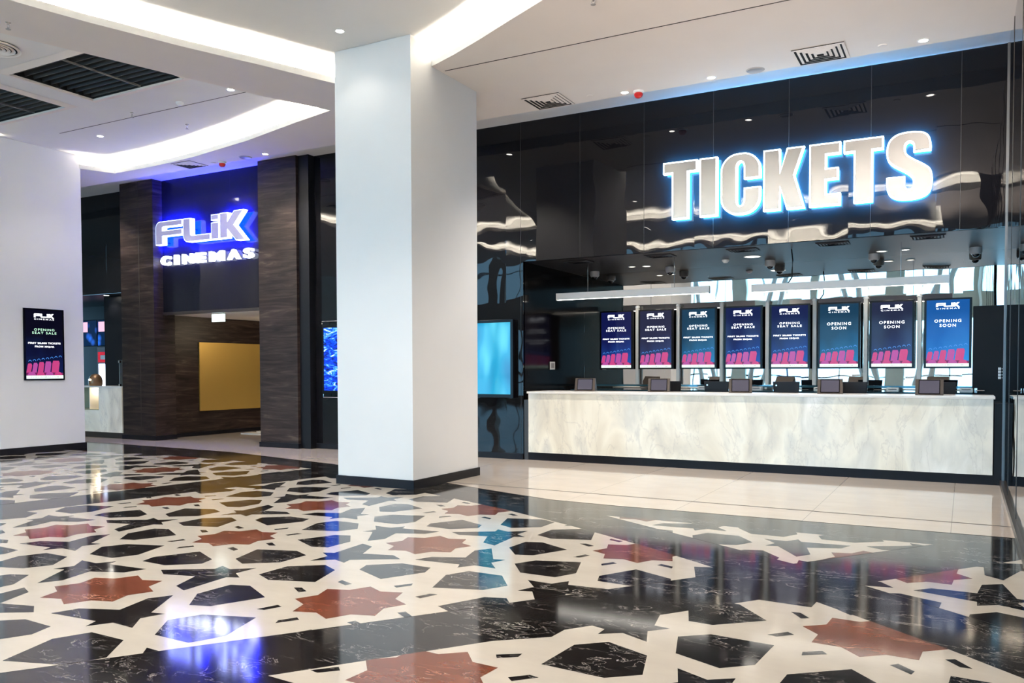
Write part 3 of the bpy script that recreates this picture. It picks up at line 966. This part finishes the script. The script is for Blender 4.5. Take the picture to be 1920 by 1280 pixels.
# ------------------------------------------------------------------ suspended light bars over the counter
for k, (x0_, x1_, z_, hk, hx, lb) in enumerate([(-6.178, -3.527, 2.69, .115, (-5.60, -4.10), 'white suspended light bar above the far half of the ticket counter'),
                                         (-2.881, -.204, 2.672, .115, (-2.30, -.81), 'white suspended light bar above the near half of the ticket counter')]):
    t_ = thing('light_bar', ((x0_ + x1_) / 2, 13.0, z_), lb, 'light', 'light bars above the ticket counter')
    L = (x1_ - x0_) / 2
    b = MB(); b.box(-L, L, -.035, .035, .0, hk); b.build('housing', M['whiteplast'], t_, bevel=.003)
    b = MB(); b.poly([(-L + .02, -.026, -.001), (L - .02, -.026, -.001), (L - .02, .026, -.001), (-L + .02, .026, -.001)])
    b.build('diffuser', mat('bar_diffuser', (1, 1, 1), .4, emit=(1, .95, .86), es=9), t_, recalc=False)
    for i, x in enumerate(hx):
        xx = x - (x0_ + x1_) / 2
        pts = [(xx, 0, 3.29 - z_ - .002), (xx, 0, .25), (xx, 0, hk - .003)]
        m_, r_ = M['chrome'], .004
        if k == 1 and i == 0:
            pts = [(xx, 0, .616), (xx + .02, 0, .45), (xx + .012, 0, .3), (xx + .01, 0, .2), (xx - .03, 0, hk + .02), (xx - .05, 0, hk - .003)]
            m_, r_ = M['black'], .010
        b = MB(); b.tube(pts, r_, 8); b.build('cable', m_, t_)

# ------------------------------------------------------------------ fixtures on the ceilings
def dome_camera(loc, label):
    t_ = thing('dome_camera', loc, label, 'security camera', 'dome cameras above the ticket counter')
    b = MB(); b.lathe([(0, 0), (.085, 0), (.085, -.075), (.070, -.095), (.05, -.098), (0, -.098)]); b.build('housing', M['grayplast'], t_, smooth=True)
    b = MB(); b.lathe([(.052, -.095)] + [(.052 * math.cos(a * PI / 12), -.095 - .05 * math.sin(a * PI / 12)) for a in range(1, 7)]); b.build('dome', M['dome'], t_, smooth=True)
    b = MB(); b.lathe([(.052, -.094), (.058, -.10), (.052, -.106)]); b.build('ring', M['chrome'], t_, smooth=True)
    return t_


dc = dome_camera((-5.98, 14.2, 3.29), 'grey dome camera over the far end of the counter, beside a light bar cable')
for x, lb in ((-4.55, 'grey dome camera above the third poster screen'), (-2.85, 'grey dome camera above the start of the second light bar'),
              (-1.27, 'grey dome camera above the gap by the slate OPENING SOON screen'), (.12, 'grey dome camera nearest the glass wall above the dark door')):
    copy_tree(dc, label=lb, loc=(x, 14.2, 3.29))


def downlight(loc, label, group, r=.05, dim=False, spot=True, col=(1, .93, .84), e=None, size=118):
    t_ = thing('downlight', loc, label, 'downlight', group)
    b = MB(); b.lathe([(r + .018, 0), (r + .018, -.004), (r, -.006), (r * .96, 0)], n=20); b.build('trim_ring', M['whiteplast'], t_, smooth=True)
    b = MB(); b.lathe([(0, -.002), (r * .96, -.002)], n=20); b.build('lens', M['disc_dim'] if dim else M['disc'], t_)
    if spot:
        ld = bpy.data.lights.new('downlight_lamp', 'SPOT'); ld.energy = e or SPOT; ld.color = col
        ld.spot_size = math.radians(size); ld.spot_blend = .6; ld.shadow_soft_size = .05
        lo = bpy.data.objects.new('downlight_lamp', ld); COL.objects.link(lo); lo.parent = t_; lo.location = (0, 0, -.03)
        tag(lo, kind='helper')
    return t_


G1 = 'downlights along the cinema front'
downlight((-7.3, 11.2, ZS), 'ceiling downlight close behind the white pillar', G1)
downlight((-4.26, 11.2, ZS), 'ceiling downlight beside the red alarm near the wall', G1)
downlight((-3.03, 11.2, ZS), 'ceiling downlight above the C and K of the TICKETS sign', G1)
downlight((-.48, 11.17, ZS), 'ceiling downlight nearest the glass wall', G1)
downlight((-11.13, 11.2, ZS), 'ceiling downlight in front of the dark column beside the cinema sign', G1)
downlight((-16.6, 11.2, ZS), 'ceiling downlight at the edge of the left white pillar', G1)
G2 = 'downlights in the raised trays'
downlight((-6.775, 8.085, ZT), 'downlight right in front of the big white pillar', G2, e=7)
downlight((-9.586, 8.97, ZT), 'downlight in the louvred tray next to the ceiling beam', G2)
downlight((-13.485, 9.606, ZT), 'downlight in the louvred tray near the left white pillar', G2, e=40)
G3 = 'recessed lights above the ticket counter'
for x, y, r, lb in ((-5.13, 13.85, .05, 'dim recessed light next to a second one above the second poster screen'),
                    (-4.88, 13.9, .06, 'brighter of the two recessed lights above the second poster screen'),
                    (-3.0, 13.57, .12, 'large flat round light above the fourth and fifth poster screens'),
                    (-1.14, 13.94, .065, 'recessed light above the slate OPENING SOON screen'),
                    (-.81, 13.93, .05, 'small recessed light between the last two dome cameras')):
    downlight((x, y, 3.29), lb, G3, r, dim=True, e=14)


def puck(name, loc, label, cat, prof, m, n=20, group=None):
    b = MB(); b.lathe(prof, n=n); o = b.build(name, m, smooth=True); o.location = loc
    return tag(o, label, cat, group)


def alarm(loc, label):
    t_ = thing('fire_alarm', loc, label, 'fire alarm', 'red fire alarms')
    b = MB(); b.lathe([(0, 0), (.075, 0), (.075, -.02), (.06, -.03), (0, -.03)]); b.build('base', M['whiteplast'], t_, smooth=True)
    b = MB(); b.lathe([(.055, -.03), (.062, -.05), (.05, -.08), (.03, -.095), (0, -.10)]); b.build('beacon', M['red'], t_, smooth=True)


alarm((-4.07, 11.24, ZS), 'red fire alarm beacon on the ceiling in front of the black wall')
alarm((-12.26, 11.24, ZS), 'red fire alarm beacon on the blue-lit ceiling near the cinema sign')
det = [(0, 0), (.06, 0), (.06, -.018), (.045, -.035), (.03, -.05), (0, -.052)]
puck('smoke_detector', (-10.73, 9.01, ZT), 'white smoke detector in the louvred tray', 'smoke detector', det, M['whiteplast'])
puck('smoke_detector', (-3.47, 13.74, 3.29), 'white smoke detector on the dark ceiling above the ticket counter', 'smoke detector', det, M['whiteplast'])
spk = [(0, -.004), (.09, -.004), (.105, -.012), (.12, 0)]
puck('ceiling_speaker', (-2.452, 11.2, ZS), 'round grey ceiling speaker above the TICKETS sign', 'speaker', spk, M['grayplast'])
puck('ceiling_speaker', (-11.62, 11.2, ZS), 'round ceiling speaker beside the red alarm near the cinema sign', 'speaker', spk, M['grayplast'])
cvr = [(0, -.008), (.045, -.008), (.055, 0)]
puck('sprinkler_cover', (-.921, 11.1, ZS), 'small round sprinkler cover between the vent and the nearest downlight', 'sprinkler', cvr, M['soffit'])
puck('sprinkler_cover', (-4.74, 11.1, ZS), 'small round sprinkler cover between the vent and the red alarm', 'sprinkler', cvr, M['soffit'])
puck('sprinkler_cover', (-12.45, 11.2, ZS), 'small round sprinkler cover near the blue-lit vent', 'sprinkler', cvr, M['soffit'])


def sprinkler(loc, label):
    t_ = thing('fire_sprinkler', loc, label, 'sprinkler')
    b = MB(); b.lathe([(0, 0), (.03, 0), (.03, -.006), (.012, -.012), (.012, -.04), (0, -.04)], n=12); b.build('body', M['chrome'], t_, smooth=True)
    b = MB(); b.tube([(-.014, 0, -.035), (-.018, 0, -.055), (0, 0, -.075)], .004, 6); b.tube([(.014, 0, -.035), (.018, 0, -.055), (0, 0, -.075)], .004, 6)
    b.lathe([(0, -.075), (.028, -.077), (.028, -.080), (0, -.082)], n=12); b.build('deflector', M['grayplast'], t_)


sprinkler((-11.57, 9.86, ZT), 'sprinkler head in the louvred tray below the thin ceiling joint')
sprinkler((-11.82, 8.99, ZT), 'tiny sprinkler head beside the big black louvre')
sprinkler((-9.45, 5.62, ZS), 'sprinkler head on the ceiling beam above the round air diffuser')
sprinkler((-3.47, 8.2, ZS), 'sprinkler head on the beige ceiling above the long thin joint')


def diffuser(loc, hx, hy, label, fm, group='square ceiling vents'):
    t_ = thing('ceiling_vent', loc, label, 'vent', group)
    b = MB()
    for s in range(5):
        o_ = 1 - s * .19; i_ = o_ - .11; z0_, z1_ = -.012 + (.0 if s == 0 else .004), -.004
        X, Y, x, y = hx * o_, hy * o_, hx * i_, hy * i_
        q = [(-X, -Y), (X, -Y), (X, Y), (-X, Y)]; p = [(-x, -y), (x, -y), (x, y), (-x, y)]
        for k in range(4):
            l_ = (k + 1) % 4
            b.poly([(*q[k], z0_), (*q[l_], z0_), (*p[l_], z1_ - .012), (*p[k], z1_ - .012)])
    b.build('vanes', fm, t_, recalc=False)
    b = MB(); b.box(-hx * .98, hx * .98, -hy * .98, hy * .98, -.004, -.002); b.build('backing', M['void'], t_)
    return t_


diffuser((-5.37, 11.02, ZS), .30, .29, 'square louvred ceiling vent nearest the big white pillar', M['soffit'])
diffuser((-1.62, 11.02, ZS), .31, .29, 'square louvred ceiling vent above the end of the TICKETS sign', M['soffit'])
diffuser((-12.95, 11.08, ZS), .26, .23, 'square ceiling vent in the blue light before the cinema sign', M['soffit'])
for x, lb in ((-5.65, 'dark ceiling vent above the far end of the ticket counter'), (-4.24, 'dark ceiling vent above the middle of the first light bar'),
              (-2.95, 'dark ceiling vent above the gap between the two light bars'), (-1.68, 'dark ceiling vent above the second light bar'),
              (-.46, 'dark ceiling vent above the near end of the ticket counter')):
    diffuser((x, 12.72, 3.29), .22, .18, lb, M['darkceil'], 'dark vents above the ticket counter')

# black louvre grilles in the left tray
def louvre(g_, label, nx):
    x0_, x1_, y0_, y1_ = g_
    t_ = thing('louvre_grille', ((x0_ + x1_) / 2, (y0_ + y1_) / 2, ZT), label, 'grille', 'black ceiling louvres')
    hx, hy = (x1_ - x0_) / 2, (y1_ - y0_) / 2
    b = MB()
    b.box(-hx, hx, -hy, hy, .42, .44)
    for a in ((-hx, -hx + .01, -hy, hy), (hx - .01, hx, -hy, hy), (-hx, hx, -hy, -hy + .01), (-hx, hx, hy - .01, hy)): b.box(*a, -.0, .42)
    b.build('box', M['void'], t_)
    n = 10
    for k in range(n):
        y = -hy + (k + .5) * 2 * hy / n
        b = MB(); b.prism([(y - .012, .16), (y + .030, .02), (y + .042, .02), (y, .16)], -hx, hx)
        b.v = [(v[1], v[0], v[2]) for v in b.v]
        b.build('blade', M['louvre'], t_)
    b = MB()
    for x in nx: b.box(x - .012, x + .012, -hy, hy, .0, .02)
    b.build('cross_bar', mat('grille_bar', (.12, .12, .12), .5), t_)
    # sloping reveal round the opening
    b = MB(); o_ = .13
    q = [(-hx, -hy), (hx, -hy), (hx, hy), (-hx, hy)]; p = [(-hx - o_, -hy - o_), (hx + o_, -hy - o_), (hx + o_, hy + o_), (-hx - o_, hy + o_)]
    for k in range(4):
        l_ = (k + 1) % 4; b.poly([(*p[k], -.003), (*p[l_], -.003), (*q[l_], -.03), (*q[k], -.03)]); b.poly([(*q[k], -.03), (*q[l_], -.03), (*q[l_], .0), (*q[k], .0)])
    b.build('surround', M['soffit'], t_, recalc=False)


louvre(GR1, 'large black louvre set in the raised ceiling next to the beam', (.1,))
louvre(GR2, 'black louvre near the left white pillar', (.1,))
rd = thing('round_diffuser', (-10.95, 6.33, ZT), 'round ribbed air diffuser at the edge of the louvred tray', 'vent')
b = MB()
for r in (.30, .235, .18, .125, .07): b.lathe([(r, -.035), (r - .02, -.012), (r - .045, -.03)], n=32)
b.build('rings', M['soffit'], rd, smooth=True)
b = MB(); b.lathe([(0, -.006), (.28, -.006)], n=32); b.build('backing', M['void'], rd)

# ------------------------------------------------------------------ things on the counter
def terminal(loc, rz, label):
    """customer display: a wedge of dark board with a small screen"""
    t_ = thing('customer_display', loc, label, 'display stand', 'customer displays on the ticket counter', rz)
    b = MB(); s = [(-.04, 0), (.06, .215), (.075, .215), (.26, 0)]
    b.prism([(x, z) for x, z in s], -.17, .17); b.v = [(v[1], v[0], v[2]) for v in b.v]
    b.build('stand', mat('dark_board', (.03, .018, .012), .45), t_)
    d = Vector((0, .10, .215)).normalized(); nrm = Vector((0, -.215, .10)).normalized()
    c = Vector((0, -.04, 0)); b = MB()
    def q(u, v, o): p = c + d * v + nrm * o; return (u, p.y, p.z)
    b.poly([q(-.12, .03, .003), (q(.12, .03, .003)), q(.12, .215, .003), q(-.12, .215, .003)]); b.build('screen', mat('dim_tablet', (.03, .03, .04), .1, emit=(.10, .09, .13), es=.35), t_, recalc=False)
    b = MB()
    for a in ((-.13, -.12, .02, .225), (.12, .13, .02, .225), (-.13, .13, .02, .03), (-.13, .13, .215, .225)):
        b.poly([q(a[0], a[2], .005), q(a[1], a[2], .005), q(a[1], a[3], .005), q(a[0], a[3], .005)])
    b.build('screen_frame', M['blackgloss'], t_, recalc=False)
    return t_


t0 = terminal((-5.58, 12.83, 1.14), .25, 'dark customer display at the far end of the ticket counter')
for x, y, r, lb in ((-4.27, 12.75, .25, 'dark customer display below the second poster screen'),
                    (-2.98, 12.72, .22, 'dark customer display below the fourth poster screen'),
                    (-1.70, 12.70, .10, 'dark customer display below the sixth poster screen'),
                    (-.42, 12.55, .0, 'dark customer display nearest the glass wall')):
    c = copy_tree(t0, label=lb, loc=(x, y, 1.14)); c.rotation_euler = (0, 0, r)


def monitor(loc, rz, label):
    t_ = thing('till_monitor', loc, label, 'monitor', 'till monitors behind the counter', rz)
    b = MB(); b.prism([(-.185, 0), (-.20, .17), (.20, .17), (.185, 0)], 0, .045); b.build('back_shell', M['black'], t_, bevel=.006)
    b = MB(); b.box(-.06, .06, .03, .10, -.10, .08); b.box(-.13, .13, -.03, .17, -.115, -.09); b.build('foot', M['black'], t_)
    b = MB(); b.lathe([(0, 0), (.012, 0)], n=10); b.v = [(-.145 + v[0], -.002, .11 + v[1]) for v in b.v]; b.build('badge', M['chrome'], t_)
    return t_


# staff worktop that carries them
wt = thing('staff_worktop', (-3.02, 13.0, 0), 'narrow dark worktop on the staff side of the ticket counter', 'worktop')
b = MB(); b.box(-3.3, 3.3, .08, .60, .98, 1.02); b.build('worktop', mat('worktop_gloss', (.015, .035, .05), .1), wt)
b = MB(); b.box(-3.3, 3.3, .12, .58, 0, .98); b.build('cabinet', M['black'], wt)
m0 = monitor((-4.28, 13.3, 1.135), 0, 'black monitor back behind the customer display under the second screen')
for x, y, lb in ((-3.50, 13.3, 'black monitor back below the gap of the third and fourth screens'),
                 (-2.42, 13.3, 'black monitor back standing below the fifth poster screen'),
                 (-1.46, 13.3, 'black monitor back beside the customer display under the sixth screen'),
                 (-.30, 13.25, 'black monitor back closest to the dark door')):
    c = copy_tree(m0, label=lb, loc=(x, y, 1.135))
# small white boxes added in place of the bright reflections on the bench
pr0 = None
for k, (x, lb) in enumerate(((-3.95, 'small white ticket printer left of the third monitor'), (-3.05, 'small white ticket printer right of the second monitor'),
                             (-2.05, 'small white ticket printer between the third and fourth monitors'), (-.98, 'small white ticket printer below the slate OPENING SOON screen'),
                             (.02, 'small white ticket printer beside the dark door'))):
    if pr0 is None:
        pr0 = thing('ticket_printer', (x, 14.18, 1.14), lb, 'printer', 'ticket printers on the back bench')
        b = MB(); b.box(-.09, .09, -.07, .07, 0, .065); b.build('body', M['whiteplast'], pr0, bevel=.012)
        b = MB(); b.box(-.06, .06, -.072, -.06, .038, .048); b.build('paper_slot', M['black'], pr0)
    else: copy_tree(pr0, label=lb, loc=(x, 14.18, 1.14))
# dark door, handle, switches
dr = MB(); dr.box(.10, .60, 14.42, 14.47, 0.0, 2.44)
o = struct('door_1', dr, mat('dark_door', (.008, .007, .008), .4, spec=.12), 'dark door at the end of the mirrored recess')
b = MB(); b.box(.13, .165, 14.375, 14.42, 1.13, 1.20); b.tube([(.15, 14.37, 1.165), (.15, 14.35, 1.165), (.26, 14.35, 1.165)], .009, 8); b.build('handle', M['chrome'], o)
sw = thing('switch_panel', (.46, 14.42, 1.34), 'white light switch plates stacked on the dark door side', 'switch')
b = MB()
for k in range(4): b.box(-.025, .012, -.008, 0, k * .045, k * .045 + .036)
b.build('plate', M['whiteplast'], sw)
b = MB()
for k in range(4): b.box(.022, .030, -.008, 0, k * .045 + .01, k * .045 + .026)
b.build('indicator', M['whiteplast'], sw)
th = thing('thermostat', (-6.455, 13.38, 1.5), 'small white thermostat on the dark wall at the far end of the recess', 'thermostat')
b = MB(); b.box(0, .015, -.10, .10, 0, .14); b.build('plate', M['whiteplast'], th, bevel=.006)
b = MB(); b.box(.015, .018, -.06, .06, .03, .115); b.build('window', M['grayplast'], th)

# ------------------------------------------------------------------ entrance details
bp = thing('brass_panel', (-15.535, 14.75, .57), 'large plain brass-coloured panel on the dark wall inside the entrance', 'panel')
b = MB(); b.box(0, .03, -1.28, 1.35, 0, 1.585); b.build('sheet', M['brass'], bp)
ex = thing('exit_sign', (-13.86, 12.55, 2.53), 'small glowing white exit sign hanging under the entrance header', 'sign')
b = MB(); b.box(-.18, .18, -.02, .02, 0, .165); b.build('light_box', mat('exit_sign_face', (.8, .9, .85), .4, emit=(.72, .93, .88), es=1.1), ex, bevel=.004)
b = MB(); b.box(-.16, -.15, -.005, .005, .165, .205); b.box(.15, .16, -.005, .005, .165, .205); b.build('hanger', M['chrome'], ex)

# ------------------------------------------------------------------ snack bar left of the clad column
sc = thing('snack_counter', (-17.0, 12.05, 0), 'pale marble snack counter with a glass display case beside the dark clad column', 'counter')
b = MB(); b.box(-.12, .66, 0, .5, .13, 1.15); b.build('front_panel', M['onyx'], sc)
b = MB(); b.box(-2.4, -.12, 0, .5, .13, .62); b.build('low_panel', M['onyx'], sc)
b = MB(); b.box(-2.4, .68, -.01, .55, 1.13, 1.16); b.build('counter_top', M['slab'], sc)
b = MB(); b.box(-2.4, .66, .04, .5, 0, .13); b.build('plinth', M['bronze_post'], sc)
b = MB(); b.box(-2.4, -.12, .40, .44, .62, 1.13); b.box(-2.4, -.12, .0, .44, .62, .635); b.build('case_lining', mat('case_lining', (.42, .38, .24), .4), sc)
b = MB(); b.box(-.50, -.48, .02, .40, .635, 1.13); b.box(-.135, -.12, 0, .44, .62, 1.13); b.build('case_divider', M['slab'], sc)
b = MB(); b.lathe([(0, 0), (.035, -.005), (.035, -.02), (0, -.03)], (-.42, .2, 1.12), 16); b.build('case_lamp', mat('case_lamp', (1, 1, 1), .5, emit=(1, .85, .6), es=8), sc)
ld = bpy.data.lights.new('case_lamp_light', 'POINT'); ld.energy = 1.2; ld.color = (1, .85, .6); ld.shadow_soft_size = .04
lo = bpy.data.objects.new('case_lamp_light', ld); COL.objects.link(lo); lo.parent = sc; lo.location = (-.42, .2, 1.06)
gp = thing('glass_screen', (-16.42, 12.06, 1.16), 'upright clear glass guard on the snack counter end', 'glass')
b = MB(); b.box(-.012, .012, 0, .45, 0, .58)
gmt = mat('clear_glass_edge', (.35, .45, .48), .05); bsdf(gmt).inputs['Transmission Weight'].default_value = .6
b.build('pane', gmt, gp)
b = MB(); b.box(-.02, .02, -.01, .03, 0, .05); b.box(-.02, .02, -.01, .03, .52, .57); b.build('clamp', M['chrome'], gp)
g = MB(); g.box(-26, -16.2, 14.9, 14.95, 0, 3.29); g.poly([(-26, 12.56, 3.285), (-16.2, 12.56, 3.285), (-16.2, 14.95, 3.285), (-26, 14.95, 3.285)])
struct('wall_snack_bar_back', g, M['black'])
g = MB(); g.box(-16.28, -16.2, 12.6, 14.9, 0, 3.29); g.box(-18.22, -17.45, 13.0, 13.08, 0, 3.28)
struct('wall_snack_bar_side', g, M['black'])


def menu_mat():
    m = mat('menu_picture', (0, 0, 0), .1)
    mp = mapped(m, (3, 3, 3)); n = nd(m, 'ShaderNodeTexVoronoi', Scale=1.4); lk(m, mp, 0, n, 'Vector')
    r = ramp(m, [(.1, (.01, .12, .6)), (.35, (.01, .05, .25)), (.5, (.0, .01, .04))]); lk(m, n, 'Distance', r, 'Fac')
    lk(m, r, 'Color', bsdf(m), 'Emission Color'); bsdf(m).inputs['Emission Strength'].default_value = 1.0
    return m


mm = menu_mat()
for x, lb in ((-20.50, 'blue menu screen above the snack bar next to the white pillar'), (-19.62, 'blue menu screen above the snack bar on the side of the clad column')):
    mn = thing('menu_screen', (x, 14.1, 2.15), lb, 'display screen', 'menu screens above the snack bar')
    b = MB(); b.box(-.43, .43, 0, .05, 0, .70); b.build('casing', M['blackgloss'], mn)
    b = MB(); b.poly([(-.415, -.001, .02), (.415, -.001, .02), (.415, -.001, .68), (-.415, -.001, .68)]); b.build('display', mm, mn, recalc=False)
    b = MB(); b.box(-.38, .05, -.004, -.002, .38, .64); b.build('snack_picture', mat('snack_picture', (0, 0, 0), .3, emit=(.75, .42, .55), es=.9), mn)
    b = MB(); b.box(-.02, .02, .05, .20, .3, .4); b.build('wall_mount', M['black'], mn)
fr = thing('drinks_cooler', (-19.12, 13.6, 0), 'tall drinks cooler with glowing white front and red header behind the snack counter', 'cooler')
b = MB(); b.box(-.24, .24, 0, .5, 0, 2.1); b.build('cabinet', mat('cooler_grey', (.2, .2, .22), .4), fr)
b = MB(); b.box(-.20, .20, -.012, -.002, 1.72, 1.98); b.build('header', mat('cooler_red', (.5, .01, .02), .4, emit=(.5, .01, .03), es=.5), fr)
b = MB(); b.box(-.10, .14, -.016, -.012, 1.79, 1.90); b.build('header_badge', M['whiteplast'], fr)
b = MB(); b.box(-.18, .18, -.012, -.002, .5, 1.68); b.build('lit_door', mat('cooler_light', (.8, .85, 1), .3, emit=(.65, .75, 1), es=2.2), fr)
pc = thing('popcorn_warmer', (-17.62, 12.32, 1.16), 'small round bronze warmer with a bright lamp on the snack counter', 'warmer')
b = MB(); b.lathe([(0, 0), (.13, 0), (.15, .03), (.15, .12), (.13, .20), (.08, .26), (0, .28)]); b.build('drum', mat('bronze_drum', (.22, .13, .07), .35, .6), pc, smooth=True)
b = MB(); b.lathe([(0, .02), (.02, .015), (.028, 0), (.02, -.015), (0, -.02)], (.02, -.155, .14), 12); b.build('lamp', mat('warmer_lamp', (1, 1, 1), .4, emit=(1, .85, .6), es=10), pc)
downlight((-17.85, 12.8, 3.284), 'bright recessed light in the dark ceiling over the snack bar', 'snack bar recessed lights', .06, e=9)

# ------------------------------------------------------------------ lamps of the place that have no body in view
def spot(loc, e, col, size, target=None, soft=.1):
    ld = bpy.data.lights.new('lamp', 'SPOT'); ld.energy = e; ld.color = col; ld.spot_size = math.radians(size); ld.spot_blend = .7; ld.shadow_soft_size = soft
    lo = bpy.data.objects.new('lamp', ld); COL.objects.link(lo); lo.location = loc
    if target is not None: lo.rotation_euler = (Vector(target) - Vector(loc)).to_track_quat('-Z', 'Y').to_euler()
    return lo


G4 = 'downlights over the hall'
hl = [(-4.0, 5.8, ZT), (-1.6, 4.6, ZT), (-6.2, 5.2, ZT)]
for x, y, lb in ((-4.2, 5.4, 'downlight in the curved tray above the floor stars'), (-1.9, 4.6, 'downlight in the curved tray near the glass wall'),
                 (-7.2, 5.0, 'downlight in the curved tray near the beam'), (-12.3, 5.6, 'downlight in the louvred tray above the viewer side'),
                 (-8.5, .5, 'downlight in the rear tray, middle'), (-4.2, .5, 'downlight in the rear tray, nearer the glass wall'), (-12.3, .5, 'downlight in the rear tray, far side')):
    downlight((x, y, ZT), lb, G4, e=SPOT * 1.2)
spot((-13.3, 14.6, 2.6), 60, (1, .80, .55), 120, (-15.5, 14.7, 1.2))
spot((-13.6, 15.4, 2.65), 50, (1, .85, .7), 100, (-13.8, 15.2, 0))
